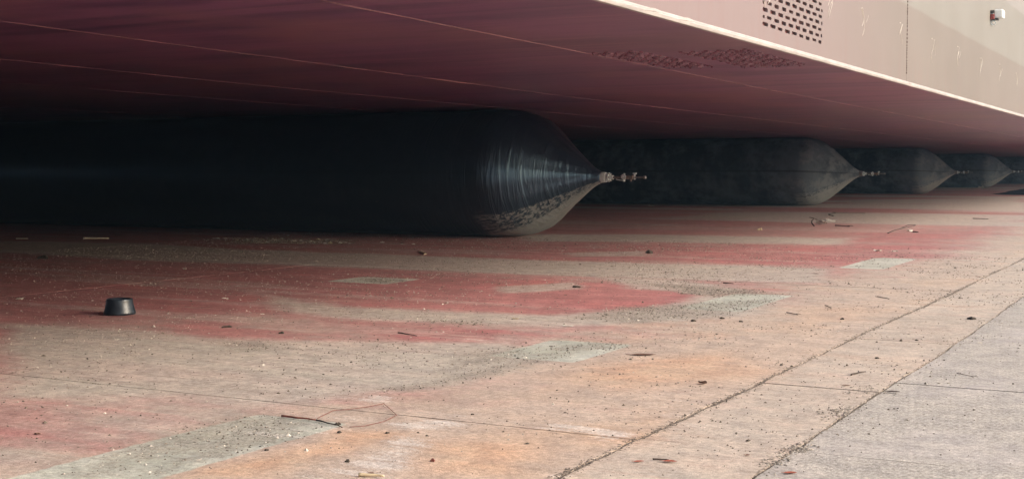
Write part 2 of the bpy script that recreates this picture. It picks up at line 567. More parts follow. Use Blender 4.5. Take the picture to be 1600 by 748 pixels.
def stains(x, y):
    w1 = (fbm(x * .9 + 3, y * .9) - .5) * .5
    w2 = (fbm(x * 2.3, y * 2.3 + 9) - .5) * .22
    xs, ys = x + w1 * .5 + w2, y + w1 * .25 + w2 * .8
    out = {}
    edge = -3.0 + .45 * sstep(5, 14, y)
    red = sstep(edge + .55, edge - .6, xs) * (.62 + .20 * sstep(-4, -8, x))
    red = red * (1 - .42 * sstep(7.5, 5.5, y) * sstep(-7, -3, x))
    for P, s, k in REDX: red = red + k * sstep(.15, .85, poly_mask(xs, ys, P, s))
    red = red + .30 * sstep(.5, .7, fbm(x * .5 + 40, y * 1.6)) * sstep(edge + 1.0, edge, xs)
    out['red'] = np.clip(red, 0, 1.1)
    org = sstep(-3.6, -2.8, xs) * sstep(-1.0, -1.15, x) * .66 + .25 * sstep(9, 5, y) * sstep(-1.5, -1.8, x) * sstep(-3.6, -2.7, x)
    org = org * (.82 + .18 * sstep(16, 8, y)) - .20 * sstep(-1.72, -1.66, x)
    org = org + .28 * sstep(.1, .0, np.abs(x + .95)) * 0
    out['orange'] = np.clip(org + .22 * sstep(-1.25, -1.1, x) * sstep(4.15, 3.8, y) * 1.4, 0, 1)
    silt = np.zeros_like(x)
    for P, s, k in SILT: silt = np.maximum(silt, k * poly_mask(xs, ys, P, s))
    # tracks further away: alternate bands across the way
    far = sstep(.50, .60, vnoise(xs * .06 + 2, ys * .55 + .4)) * sstep(18, 21, y) * sstep(-1.5, -3, x)
    thin = .40 * sstep(.54, .66, fbm(x * .22 + 30, y * 2.6 + 7, 5)) * sstep(-2.2, -3.4, x)
    out['silt'] = np.maximum(np.maximum(silt, far * .85), thin)
    pad = np.zeros_like(x)
    for a, b, c, d, k in PADS:
        q = np.minimum(np.minimum(x - a, b - x), np.minimum(y - c, d - y)) + w2 * .06
        pad = np.maximum(pad, k * np.clip(.5 + q / .10, 0, 1))
    out['pad'] = pad
    grit = np.zeros_like(x)
    for P, s, k in GRIT: grit = np.maximum(grit, k * poly_mask(x + w2 * .8, y + w2 * .8, P, s * 2.2))
    out['grit'] = np.maximum(grit, .30 * sstep(.52, .66, fbm(x * 1.1 + 8, y * 1.1 + 3)))
    scf = np.zeros_like(x)
    for P, s, k in SCUFF: scf = np.maximum(scf, k * poly_mask(xs, ys, P, s))
    out['scuff'] = np.maximum(scf, .33 * sstep(.5, .65, fbm(x * 1.7 + 80, y * 1.7)) * sstep(-3.4, -2.8, x))
    hot = np.zeros_like(x)
    for P, s, k in HOT: hot = np.maximum(hot, k * poly_mask(xs, ys, P, s))
    out['hot'] = hot
    out['bare'] = sstep(-1.172, -1.160, x) * (1 - .35 * sstep(4.2, 3.9, y)) + .22 * sstep(-1.7, -1.4, x) * sstep(-1.1, -1.2, x)
    return out


ground = mesh_obj('ground', [(-500, -300, -.055), (500, -300, -.055), (500, 700, -.055), (-500, 700, -.055)], [(0, 1, 2, 3)], M['ground'])
tag(ground, kind='structure')
slip = empty('slipway')
tag(slip, kind='structure')


def axis(a, b, fine_, coarse_, f0, f1):
    """graduated 1-D grid: fine between f0 and f1"""
    v = [a]
    while v[-1] < b - 1e-6:
        x = v[-1]
        far_ = max(f0 - x, x - f1, 0)
        st = fine_ + min(coarse_ - fine_, far_ * .09)
        v.append(x + st)
    v[-1] = b
    if len(v) > 2 and v[-1] - v[-2] < .3 * (v[-2] - v[-3]): v.pop(-2)
    return np.array(v)


J1, J2, JA = -1.672, -1.165, -7.53


def wob(y, xj):
    return (fbm(y * 1.1 + xj * 5, y * 0 + 3.0, 3) - .5) * .035 + (fbm(y * 6 + xj * 3, y * 0 + 1.0, 3) - .5) * .012


def slab(x0, x1, y0, y1, jx0, jx1, jy, tilt):
    ax = axis(x0, x1, .055, 1.5, -10, 2.0)
    ay = axis(y0, y1, .055, 1.5, 1.5, 11)
    if y1 < 1.5 or y0 > 30 or x1 < -14 or x0 > 3:
        k = 8 if (y1 < 1.5 or x1 < -14 or x0 > 3 or y0 > 75) else 0
        ax = np.linspace(x0, x1, k or max(3, int((x1 - x0) / .2))); ay = np.linspace(y0, y1, k or int((y1 - y0) / .35))
    X, Y = np.meshgrid(ax, ay)
    nx, ny = len(ax), len(ay)
    near = not (y1 < 1.5 or y0 > 30 or x1 < -14 or x0 > 3)
    Z = ((fbm(X * 1.3, Y * 1.3) - .5) * .006 + tilt) * (1.0 if near else 0.0)
    if not near: jx0 = jx1 = jy = .001
    for col_, xj in ((0, x0), (-1, x1)):
        for q in (J1, J2):
            if near and abs(xj - q) < .03:
                X += wob(Y, q) * np.clip(1 - np.abs(ax - xj)[None, :] / .35, 0, 1)
    # ragged broken arrises
    def rag(u, s, amp): return (fbm(u * 7 + s, u * 0 + s, 5) - .35) * amp * 2
    X[:, 0] += np.abs(rag(Y[:, 0], x0 * 3.3, jx0)); X[:, -1] -= np.abs(rag(Y[:, -1], x1 * 1.7 + 4, jx1))
    Y[0, :] += np.abs(rag(X[0, :], y0 * 2.1, jy)); Y[-1, :] -= np.abs(rag(X[-1, :], y1 * 1.3 + 8, jy))
    V = np.stack([X.ravel(), Y.ravel(), Z.ravel()], 1)
    S0 = stains(*[q.ravel() for q in np.meshgrid(np.concatenate([[x0 + (.02 if abs(x0 - J2) < .02 else 0)], ax[1:-1], [x1 - (.02 if abs(x1 - J2) < .02 else 0)]]), ay)])
    idx = np.arange(nx * ny).reshape(ny, nx)
    F = np.stack([idx[:-1, :-1].ravel(), idx[:-1, 1:].ravel(), idx[1:, 1:].ravel(), idx[1:, :-1].ravel()], 1)
    ring = np.concatenate([idx[0, :], idx[1:, -1], idx[-1, -2::-1], idx[-2:0:-1, 0]])
    low = V[ring].copy(); low[:, 2] = -.05
    base = len(V)
    V = np.concatenate([V, low])
    m = len(ring); k = np.arange(m)
    S = np.stack([ring, base + k, base + (k + 1) % m, ring[(k + 1) % m]], 1)
    F = np.concatenate([F, S])
    me = bpy.data.meshes.new('concrete_slab')
    me.vertices.add(len(V)); me.vertices.foreach_set('co', V.ravel())
    me.loops.add(F.size); me.loops.foreach_set('vertex_index', F.ravel().astype(np.int32))
    me.polygons.add(len(F)); me.polygons.foreach_set('loop_start', np.arange(0, F.size, 4, dtype=np.int32))
    me.update(calc_edges=True)
    me.shade_flat()
    for nme, val in S0.items():
        val = np.concatenate([val, val[ring]])
        a = me.attributes.new('s_' + nme, 'FLOAT', 'POINT')
        a.data.foreach_set('value', val.astype(np.float32))
    me.materials.append(M['ground'])
    link(bpy.data.objects.new('concrete_slab', me), slip)


strips = [  # x0, x1, jag at x0, jag at x1, joints across
    (J2 + .003, 4.2, .006, .01, [-4, -1.4, 1.25, 4.105, 5.63, 9.4, 13.5, 17.6, 21.7, 26, 31, 37, 44, 52, 61, 72, 86, 100]),
    (4.212, 10.5, .01, .01, [-4, 2, 8, 14, 20, 30, 45, 70, 100]),
    (J1 + .006, J2 - .003, .010, .008, [-4, -1.2, 1.4, 4.055, 5.36, 7.02, 9.6, 12.4, 15.3, 18.4, 22, 26, 31, 37, 44, 52, 61, 72, 86, 100]),
    (JA + .003, J1 - .006, .006, .012, [-4, -1.8, 4.025, 10.1, 16.2, 22.3, 28.4, 34.5, 40.6, 46.7, 52.8, 58.9, 65, 71.1, 77.2, 88, 100]),
    (-13.4, JA - .003, .006, .006, [-4, -1.8, 4.025, 10.1, 16.2, 22.3, 28.4, 34.5, 40.6, 46.7, 52.8, 58.9, 65, 71.1, 77.2, 88, 100]),
    (-19.3, -13.412, .006, .006, [-4, 4, 10.1, 16.2, 22.3, 34.5, 46.7, 58.9, 71.1, 100]),
    (-26, -19.312, .006, .006, [-4, 10, 22, 46, 71, 100]),
]
for x0, x1, j0, j1, ys in strips:
    for a, b in zip(ys, ys[1:]):
        slab(x0, x1, a + .003, b - .003, j0, j1, .006, random.uniform(-.0015, .0015))

# ------------------------------------------------------------------ loose grit (uncountable)
def stones(name, P, S, T, mat, flat=.8):
    """P (n,3) places, S sizes, T tints: one mesh of small irregular octahedra"""
    n = len(P)
    base = np.array([(1, 0, 0), (0, 1, 0), (-1, 0, 0), (0, -1, 0), (0, 0, 1), (0, 0, -.35)], float)
    fc = np.array([(0, 1, 4), (1, 2, 4), (2, 3, 4), (3, 0, 4), (1, 0, 5), (2, 1, 5), (3, 2, 5), (0, 3, 5)])
    V = base[None] * (.55 + .75 * RNG.random((n, 6, 1)))
    V[:, :, 2] *= flat
    V[:, :, 0] *= (.7 + .9 * RNG.random((n, 1)))
    a = RNG.random(n) * 6.283
    ca, sa = np.cos(a)[:, None], np.sin(a)[:, None]
    x, y = V[:, :, 0] * ca - V[:, :, 1] * sa, V[:, :, 0] * sa + V[:, :, 1] * ca
    V = np.stack([x, y, V[:, :, 2]], 2) * S[:, None, None] + P[:, None, :]
    F = (fc[None] + 6 * np.arange(n)[:, None, None]).reshape(-1, 3)
    me = bpy.data.meshes.new(name)
    me.vertices.add(n * 6); me.vertices.foreach_set('co', V.ravel())
    me.loops.add(F.size); me.loops.foreach_set('vertex_index', F.ravel().astype(np.int32))
    me.polygons.add(len(F)); me.polygons.foreach_set('loop_start', np.arange(0, F.size, 3, dtype=np.int32))
    me.update(calc_edges=True)
    me.shade_flat()
    at = me.color_attributes.new('tint', 'FLOAT_COLOR', 'POINT')
    C4 = np.concatenate([np.repeat(T, 6, 0), np.ones((n * 6, 1))], 1)
    at.data.foreach_set('color', C4.ravel().astype(np.float32))
    me.materials.append(mat)
    return link(bpy.data.objects.new(name, me))


def scatter(n, x0, x1, y0, y1, dens):
    x = x0 + (x1 - x0) * RNG.random(n); y = y0 + (y1 - y0) * RNG.random(n)
    k = RNG.random(n) < dens(x, y)
    return x[k], y[k]


def g_dens(x, y):
    s = stains(x, y)
    return np.clip(.013 + .036 * sstep(-3.5, -4.5, x) + 1.0 * np.clip(s['grit'] - .3, 0, 1) * 1.0 + .10 * s['silt'] * (fbm(x * 3, y * 3) > .52) + .08 * (fbm(x * 1.5 + 5, y * 1.5) > .58), 0, 1)


gx, gy = scatter(420000, -11.5, .6, 2.2, 15.5, g_dens)
n = len(gx)
sz = .0013 + .0030 * RNG.random(n) ** 3 + .0065 * (RNG.random(n) > .965) * RNG.random(n) + gy * .0003
dark = RNG.random(n) < np.where(gx < -4.5, .5, .72)
tint = np.where(dark[:, None], np.array([[.12, .098, .075]]), np.array([[.41, .37, .32]])) * (.6 + .8 * RNG.random((n, 1)))
gv = stones('loose_grit', np.stack([gx, gy, np.full(n, .001)], 1), sz, tint, M['grit'])
tag(gv, 'fine dark and pale grit strewn over the stained concrete', 'grit', kind='stuff')

# crumbled concrete in the two long joints
pts = []; szs = []; tn = []
for xj, n_, wj, smax, y1 in ((J1, 11000, .013, .0046, 20), (J2, 3200, .006, .0034, 16)):
    yy = 2.8 + (y1 - 2.8) * RNG.random(n_) ** 1.3
    amt = fbm(yy * 1.4 + xj * 9, yy * 0 + 2)
    keep = RNG.random(n_) < (.35 + .65 * sstep(.4, .6, amt))
    yy = yy[keep]
    xx = xj + RNG.normal(0, wj, len(yy)) + wob(yy, xj)
    pts.append(np.stack([xx, yy, -.002 + .004 * RNG.random(len(yy))], 1))
    szs.append(.0015 + smax * RNG.random(len(yy)) ** 2.2)
    tn.append(np.array([[.25, .205, .165]]) * (.3 + 1.0 * RNG.random((len(yy), 1))))
for cy, cx, n_, sp in ((4.12, J2, 300, .035), (4.85, J2 - .03, 252, .05), (5.36, -1.22, 132, .05), (8.1, J2, 96, .08), (3.93, J2 - .01, 156, .03), (7.05, -1.2, 72, .06)):
    xx = cx + RNG.normal(0, sp * .7, n_); yy = cy + RNG.normal(0, sp * 1.6, n_)
    pts.append(np.stack([xx, yy, np.full(n_, .001)], 1)); szs.append(.0015 + .0055 * RNG.random(n_) ** 2.5)
    tn.append(np.array([[.34, .30, .25]]) * (.25 + 1.0 * RNG.random((n_, 1))))
crumb = stones('concrete_crumbs', np.concatenate(pts), np.concatenate(szs), np.concatenate(tn), M['grit'], .5)
tag(crumb, 'crumbled concrete and dirt lying along the long slab joints', 'crumbs', kind='stuff')

for xj, wj in ((J1, .03), (J2, .02)):      # dirt packed in the long joints
    vv = []; ff = []
    ysj = np.arange(-4, 60, .05)
    for k, y in enumerate(ysj):
        zz = -.0065 + .0035 * float(fbm(np.array([y * 5.0]), np.array([xj]))[0])
        xw = xj + float(wob(np.array([y]), xj)[0])
        zz += float((fbm(np.array([xj * 1.3]), np.array([y * 1.3]))[0] - .5) * .006)
        vv += [(xw - wj, y, zz - .001), (xw, y, zz), (xw + wj, y, zz - .001)]
        if k:
            a = 3 * k
            ff += [(a - 3, a - 2, a + 1, a), (a - 2, a - 1, a + 2, a + 1)]
    mesh_obj('joint_filler', vv, ff, M['earth'] if xj == J1 else M['earth_dark'], slip)

# ------------------------------------------------------------------ the ship
H = 1.70            # underside above ground
XC = -2.58          # the near side of the hull
ZT = 9.0
Y0, Y1, XF = -90.0, 112.0, -55.0  # hull stretched back and across, unseen, to keep reflections off the nearest bag
ship = empty('ship_hull', (XC - 14, 11, 0))
tag(ship, 'long flat-bottomed ship hull with red underside and pale side, resting on the airbags', 'ship')
SO = Vector((XC - 14, 11, 0))


def shp(name, bm, mat, parent=None, smooth=False):
    o = bm_obj(name, bm, mat, None, smooth)
    if parent is None:
        o.parent = ship
        o.location = -SO
    else:
        o.parent = parent
    return o


def slot_poly(cx, cy, L, W, r=.35):
    a, b = L / 2, W / 2
    c = b * .55
    return [(cx - a + c, cy - b), (cx + a - c, cy - b), (cx + a, cy - b + c), (cx + a, cy + b - c), (cx + a - c, cy + b), (cx - a + c, cy + b), (cx - a, cy + b - c), (cx - a, cy - b + c)]


def plate(name, outer, holes, to3, nrm, thick, mat):
    """flat plate with real holes; to3 maps plate (u,v) to space, thickness goes along -nrm"""
    V = [Vector(p) for p in outer]; E = [(i, (i + 1) % len(outer)) for i in range(len(outer))]
    for h in holes:
        b = len(V); V += [Vector(p) for p in h]
        E += [(b + i, b + (i + 1) % len(h)) for i in range(len(h))]
    v2, e2, f2, *_ = geometry.delaunay_2d_cdt(V, E, [], 0, 1e-6)
    pv = np.array([(v.x, v.y) for v in v2])

    def inside(c, P):
        P = np.array(P); s = False
        for i in range(len(P)):
            a, b = P[i], P[(i + 1) % len(P)]
            if (a[1] > c[1]) != (b[1] > c[1]) and c[0] < a[0] + (c[1] - a[1]) * (b[0] - a[0]) / (b[1] - a[1]): s = not s
        return s
    hb = [(min(p[0] for p in h), max(p[0] for p in h), min(p[1] for p in h), max(p[1] for p in h)) for h in holes]
    bm = bmesh.new()
    top = [bm.verts.new(to3(*p)) for p in pv]
    fs = []
    for f in f2:
        c = pv[list(f)].mean(0)
        if not inside(c, outer): continue
        if any(q[0] < c[0] < q[1] and q[2] < c[1] < q[3] and inside(c, h) for q, h in zip(hb, holes)): continue
        fs.append(bm.faces.new([top[i] for i in f]))
    r = bmesh.ops.extrude_face_region(bm, geom=fs)
    for g_ in r['geom']:
        if isinstance(g_, bmesh.types.BMVert): g_.co -= Vector(nrm) * thick
    return shp(name, bm, mat)


# bottom plates between the weld seams (x of each seam by y)
seams = [
    [(Y0, XC), (Y1, XC)],
    [(Y0, -3.55), (5.08, -3.75), (12.85, -3.96), (35, -4.22), (Y1, -4.5)],
    [(Y0, -5.1), (4.99, -5.8), (12.9, -6.27), (35, -6.6), (Y1, -6.9)],
    [(Y0, -6.6), (6.67, -7.77), (9.68, -8.02), (35, -8.7), (Y1, -9.0)],
    [(Y0, -8.4), (8.48, -9.80), (12, -10.0), (35, -10.6), (Y1, -11)],
    [(Y0, -13.5), (Y1, -13.8)],
    [(Y0, XF), (Y1, XF)],
]
g2 = [slot_poly(8.50 + .165 * c + (.082 if r % 2 else 0), -3.22 + .045 * r, .10, .021) for r in range(11) for c in range(9)]
g1 = [slot_poly(8.28 + .165 * c + (.082 if r % 2 else 0), -3.765 + .045 * r, .10, .021) for r in range(8) for c in range(9)]
G_ = .006
for k, (a, b) in enumerate(zip(seams, seams[1:])):
    outer = [(y, x - G_) for y, x in a] + [(y, x + G_) for y, x in reversed(b)]
    plate('bottom_plate', outer, (g1 + g2) if k == 0 else [], lambda u, v: (v, u, H), (0, 0, -1), .025, M['bottom'])
for k, s in enumerate(seams[1:-1]):
    bm = bmesh.new()
    pl = []
    for (ya, xa), (yb, xb) in zip(s, s[1:]):
        nn = max(2, int((yb - ya) / .35))
        pl += [(xa + (xb - xa) * i / nn + random.uniform(-.002, .002), ya + (yb - ya) * i / nn, H + .004 + random.uniform(-.002, .001)) for i in range(nn)]
    pl.append((s[-1][1], s[-1][0], H + .004))
    bm_tube(bm, pl, [.0085 * random.uniform(.6, 1.2) for _ in pl], 6)
    shp('weld_seam', bm, M['weld'] if k < 2 else M['weld_far'])
# raised burrs round the bottom slots
bm = bmesh.new()
for h in g1 + g2:
    cx = sum(p[0] for p in h) / 8; cy = sum(p[1] for p in h) / 8
    o_ = [(cx + (p[0] - cx) * 1.16, cy + (p[1] - cy) * 1.6) for p in h]
    dr = [random.choice((.003, .006, .010, .014, .018)) * random.uniform(.6, 1.2) for _ in h]
    lo = [bm.verts.new((p[1], p[0], H - d)) for p, d in zip(h, dr)]
    hi = [bm.verts.new((p[1], p[0], H - .0005)) for p in o_]
    tp = [bm.verts.new((p[1], p[0], H + .004)) for p in h]
    for i in range(8):
        j = (i + 1) % 8
        bm.faces.new((lo[i], lo[j], hi[j], hi[i])); bm.faces.new((tp[i], tp[j], lo[j], lo[i]))
o = shp('slot_rims', bm, M['slotrim']); o['kind'] = 'stuff'
for x0, x1, y0, y1 in ((-3.80, -3.40, 8.15, 9.85), (-3.26, -2.72, 8.35, 10.1)):
    bm = bmesh.new(); bm_box(bm, (x0, y0, H + .026), (x1, y1, H + .5))
    shp('sea_chest', bm, M['cavity'])

# side plates: split by the vertical weld at y = 12.70
SZ0 = H + .028
gs = []
for r in range(13):
    for c in range(10 if r % 2 else 9):
        z = 1.835 + .0463 * r - .0
        if r % 2 == 0: cy, L = 8.29 + .168 * c, .112
        elif c == 0: cy, L = 8.258, .046
        elif c == 9: cy, L = 8.29 + .168 * 8 + .035, .04
        else: cy, L = 8.29 + .168 * (c - .5), .105
        if r % 2 == 0 and c == 8: cy, L = cy - .012, .085
        gs.append(slot_poly(cy + random.uniform(-.006, .006), z + random.uniform(-.002, .002), L * random.uniform(.9, 1.1), .0225 * random.uniform(.88, 1.2)))
plate('side_plate', [(Y0, SZ0), (12.697, SZ0), (12.697, 5.2), (Y0, 5.2)], gs, lambda u, v: (XC, u, v), (1, 0, 0), .022, M['side'])
plate('side_plate', [(12.703, SZ0), (Y1, SZ0), (Y1, 5.2), (12.703, 5.2)], [], lambda u, v: (XC, u, v), (1, 0, 0), .022, M['side'])
plate('side_plate', [(Y0, 5.206), (Y1, 5.206), (Y1, ZT), (Y0, ZT)], [], lambda u, v: (XC, u, v), (1, 0, 0), .022, M['side'])
bm = bmesh.new(); bm_box(bm, (XC - .45, 8.1, 1.77), (XC - .024, 9.85, 2.50))
shp('sea_chest', bm, M['cavity'])
# far side, ends, deck
bm = bmesh.new(); bm_box(bm, (XF - .03, Y0, H + .03), (XF, Y1, ZT)); shp('side_plate', bm, M['side'])
for ya in (Y0 - .03, Y1):
    bm = bmesh.new(); bm_box(bm, (XF + .002, ya, H + .03), (XC - .03, ya + .03, ZT)); shp('end_plate', bm, M['side'])
bm = bmesh.new(); bm_box(bm, (XF - .03, Y0 - .03, ZT + .003), (XC, Y1 + .03, ZT + .03)); shp('deck_plate', bm, M['deckgrey'])

# white-painted chine bar with lumpy weld along its top edge
bm = bmesh.new()
ysb = np.arange(Y0, Y1, .12)
rows = []
for y in ysb:
    j = float(fbm(np.array([y * 3.0]), np.array([1.0]))[0] - .5)
    j2 = random.uniform(-.002, .002) + (.012 if random.random() > .985 and y < 20 else 0)
    pr = [(XC - .03, H - .004), (XC + .004, H - .006), (XC + .008 + j * .006, H + .003), (XC + .010 + j * .006, H + .010), (XC + .005 + j2 * .6, H + .016), (XC + .005 + j2 * .6, H + .022 + j2 * .6), (XC + .001, H + .030), (XC - .03, H + .027)]
    rows.append([bm.verts.new((x, y, z)) for x, z in pr])
for a, b in zip(rows, rows[1:]):
    for i in range(len(a)):
        j = (i + 1) % len(a)
        bm.faces.new((a[i], a[j], b[j], b[i]))
bm.faces.new(rows[0]); bm.faces.new(rows[-1][::-1])
shp('chine_bar', bm, M['chine'], None, False)

# dotted vertical weld at y = 12.70
bm = bmesh.new()
z = 1.80
while z < 5.0:
    ln = random.uniform(.008, .022)
    k = 1.0 if z < 2.35 else .7
    wv = random.uniform(.006, .011) * (1.25 if z < 2.2 else 1)
    bm_box(bm, (XC - .002, 12.70 - wv + random.uniform(-.004, .004), z), (XC + .005, 12.70 + wv, z + ln), .001)
    z += ln + random.uniform(.006, .020) * k
o = shp('vertical_weld', bm, M['pit'])
# chalk squiggles
for (px, ya, yb) in ((1298, -12, 45), (1349, 14, 62), (1409, 37, 71), (1458, 61, 100), (1499, 74, 112), (1533, 91, 130), (1563, 101, 128), (1589, 115, 142), (1196, -40, 12)):
    top = on_x(px, ya, XC); bot = on_x(px, yb, XC)
    y0_, z0_, z1_ = top[1], top[2], bot[2]
    hh = z0_ - z1_
    bm = bmesh.new()
    for k in range(3):
        off = random.uniform(-.12, .16); amp = random.uniform(.04, .10)
        ph = random.uniform(0, 6)
        a0 = random.uniform(0, .25) if k else 0
        b0 = random.uniform(.55, 1.0) if k < 2 else random.uniform(.4, .65)
        pl = []
        for i in range(11):
            t = a0 + (b0 - a0) * i / 10
            pl.append((XC + .0012, y0_ + off * (1 - t) + amp * math.sin(ph + t * 5) - .02 * t, z0_ - hh * t))
        bm_tube(bm, pl, [.0024 * random.uniform(.4, 1.2) for _ in pl], 4)
        if k == 0:
            pl = [(XC + .0012, y0_ + off - .07 + .02 * i, z0_ - .01 + .012 * math.sin(i)) for i in range(4)]
            bm_tube(bm, pl, .003, 4)
    shp('chalk_mark', bm, M['chalk'])
# white casing on a red lug
c0 = on_x(1549, 25, XC)
fit = bpy.data.objects.new('hull_fitting', bpy.data.meshes.new('hull_fitting'))
bm = bmesh.new()
bm_box(bm, (XC + .04, c0[1] - .07, c0[2] - .04), (XC + .15, c0[1] + .12, c0[2] + .07), .018)
fit_o = shp('hull_fitting', bm, M['anode'])
bm = bmesh.new()
bm_box(bm, (XC - .002, c0[1] - .105, c0[2] - .055), (XC + .05, c0[1] - .072, c0[2] + .01), .008)
shp('lug', bm, M['redlug'], fit_o)
bm = bmesh.new()
bm_box(bm, (XC - .002, c0[1] - .065, c0[2] - .060), (XC + .09, c0[1] + .06, c0[2] - .042), .006)
shp('bracket', bm, M['grey'], fit_o)
bm = bmesh.new()
bm_box(bm, (XC - .002, c0[1] - .10, c0[2] + .02), (XC + .05, c0[1] - .073, c0[2] + .06), .006)
shp('hinge', bm, M['grey'], fit_o)
bm = bmesh.new()
bm_tube(bm, [(XC + .03 + .03 * math.cos(t), c0[1] - .03, c0[2] - .095 + .028 * math.sin(t)) for t in np.linspace(0, 6.0, 12)], .006, 6)
shp('shackle', bm, M['steel'], fit_o)

# ------------------------------------------------------------------ airbags
HB = H - .006
CONE = 1.30
LEN = 20.0
PROF = np.array([(0, .075), (.03, .085), (.08, .12), (.16, .205), (.23, .28), (.37, .43), (.55, .615), (.66, .715), (.76, .780), (.85, .822), (.95, .840), (1.15, .845)])


def airbag_mesh(name, seed, mat):
    rs = np.random.default_rng(seed)
    s = np.concatenate([np.linspace(0, 1.15, 50), 1.15 + np.linspace(.05, (LEN - CONE * 1.15) / CONE, 60)])
    n = 72
    ds = np.linspace(0, 1.6, 801)
    dr = np.interp(ds, PROF[:, 0], PROF[:, 1])
    for _ in range(3):
        dr = np.convolve(np.pad(dr, 24, mode='reflect', reflect_type='odd'), np.ones(49) / 49, 'valid')
    rr = np.interp(s, ds, dr) * (HB / 2) / .845
    flat = .30 * np.clip(rr / (HB / 2), 0, 1) ** 3
    zc = .80 + (HB / 2 - .80) * np.clip(s, 0, 1)
    zc = np.where(s >= 1, HB / 2, zc)
    V = []; cone = []; lift = []
    for i in range(len(s)):
        for j in range(n):
            a = 2 * math.pi * j / n
            c_, s_ = math.cos(a), math.sin(a)
            y = rr[i] * c_ + flat[i] * (1 if c_ > 0 else -1 if c_ < 0 else 0) * min(1, abs(c_) * 3)
            z = zc[i] + rr[i] * s_
            V.append((-s[i] * CONE, y, z)); cone.append(s[i]); lift.append(s_)
    V = np.array(V)
    # slack: long shallow folds running to the neck, dying out on the body
    ang = np.arctan2(V[:, 2] - HB / 2, V[:, 1])
    f = (np.abs(np.sin(ang * 7 + seed)) ** 5) * .013 * np.exp(-((np.array(cone) - .45) / .3) ** 2)
    V[:, 1] -= np.cos(ang) * f; V[:, 2] -= np.sin(ang) * f
    idx = np.arange(len(V)).reshape(len(s), n)
    F = []
    for i in range(len(s) - 1):
        for j in range(n):
            q = (j + 1) % n
            F.append((idx[i, j], idx[i, q], idx[i + 1, q], idx[i + 1, j]))
    F.append(tuple(idx[0][::-1])); F.append(tuple(idx[-1]))
    me = bpy.data.meshes.new(name)
    me.from_pydata(V.tolist(), [], [tuple(int(q) for q in f) for f in F])
    for nm, val in (('cone', cone), ('lift', lift)):
        a = me.attributes.new(nm, 'FLOAT', 'POINT'); a.data.foreach_set('value', np.array(val, np.float32))
    me.polygons.foreach_set('use_smooth', [True] * len(me.polygons))
    me.materials.append(mat)
    me.update()
    return me


def valve_parts(root, zt):
    """steel end fitting, axis +X from the neck"""
    def put(name, bm, mat, smooth=False):
        o = bm_obj(name, bm, mat, root, smooth); o.location = (0, 0, zt); o.scale = (.94, .86, .86); return o
    bm = bmesh.new(); lathe_x(bm, [(-.03, .070), (-.005, .078), (.02, .081), (.055, .079), (.075, .072), (.078, .045)], 28); put('neck_ring', bm, M['steel'])
    bm = bmesh.new()
    lathe_x(bm, [(.076, .035), (.092, .064), (.112, .070), (.122, .066), (.122, .050), (.108, .046), (.108, .0)], 28, False); put('flange', bm, M['steel'])
    bm = bmesh.new()
    for k in range(6):
        a = k * math.pi / 3
        bm_box(bm, (.118, -.009, -.009), (.136, .009, .009), .002, Matrix.Translation((0, .058 * math.cos(a), .058 * math.sin(a))))
    put('flange_bolts', bm, M['dull'])['kind'] = 'stuff'
    bm = bmesh.new(); lathe_x(bm, [(.108, .036), (.178, .036)], 6); put('nut', bm, M['steel'])
    bm = bmesh.new(); lathe_x(bm, [(.178, .019), (.31, .019)], 14); put('pipe', bm, M['dull'])
    bm = bmesh.new(); bm_tube(bm, [(.225, -.015, -.030), (.28, -.02, -.042), (.335, -.02, -.048)], .007, 6); put('lever', bm, M['steel'])
    bm = bmesh.new(); lathe_x(bm, [(.30, .020), (.312, .032), (.36, .032), (.372, .022)], 8)
    bm_box(bm, (.325, -.012, .028), (.352, .012, .062), .005); bm_box(bm, (.325, -.012, -.064), (.352, .012, -.028), .005)
    bm_tube(bm, [(.285, 0, .012), (.31, 0, .034), (.34, 0, .056)], .008, 6)
    put('valve_body', bm, M['steel'])
    bm = bmesh.new(); lathe_x(bm, [(.372, .022), (.38, .030), (.405, .030), (.41, .026), (.435, .026), (.44, .031), (.47, .031), (.475, .02)], 8)
    bm_box(bm, (.425, -.01, -.062), (.45, .01, -.03), .004)
    put('union', bm, M['brass'])
    bm = bmesh.new(); bm_box(bm, (.485, -.012, -.034), (.503, .012, .066), .004); bm_box(bm, (.468, -.016, .048), (.520, .016, .070), .005); put('tee_handle', bm, M['steel'])
    bm = bmesh.new(); lathe_x(bm, [(.475, .0135), (.645, .0135)], 12)
    lathe_x(bm, [(.625, .022), (.632, .026), (.655, .026), (.660, .020)], 10); put('outlet_pipe', bm, M['dull'])


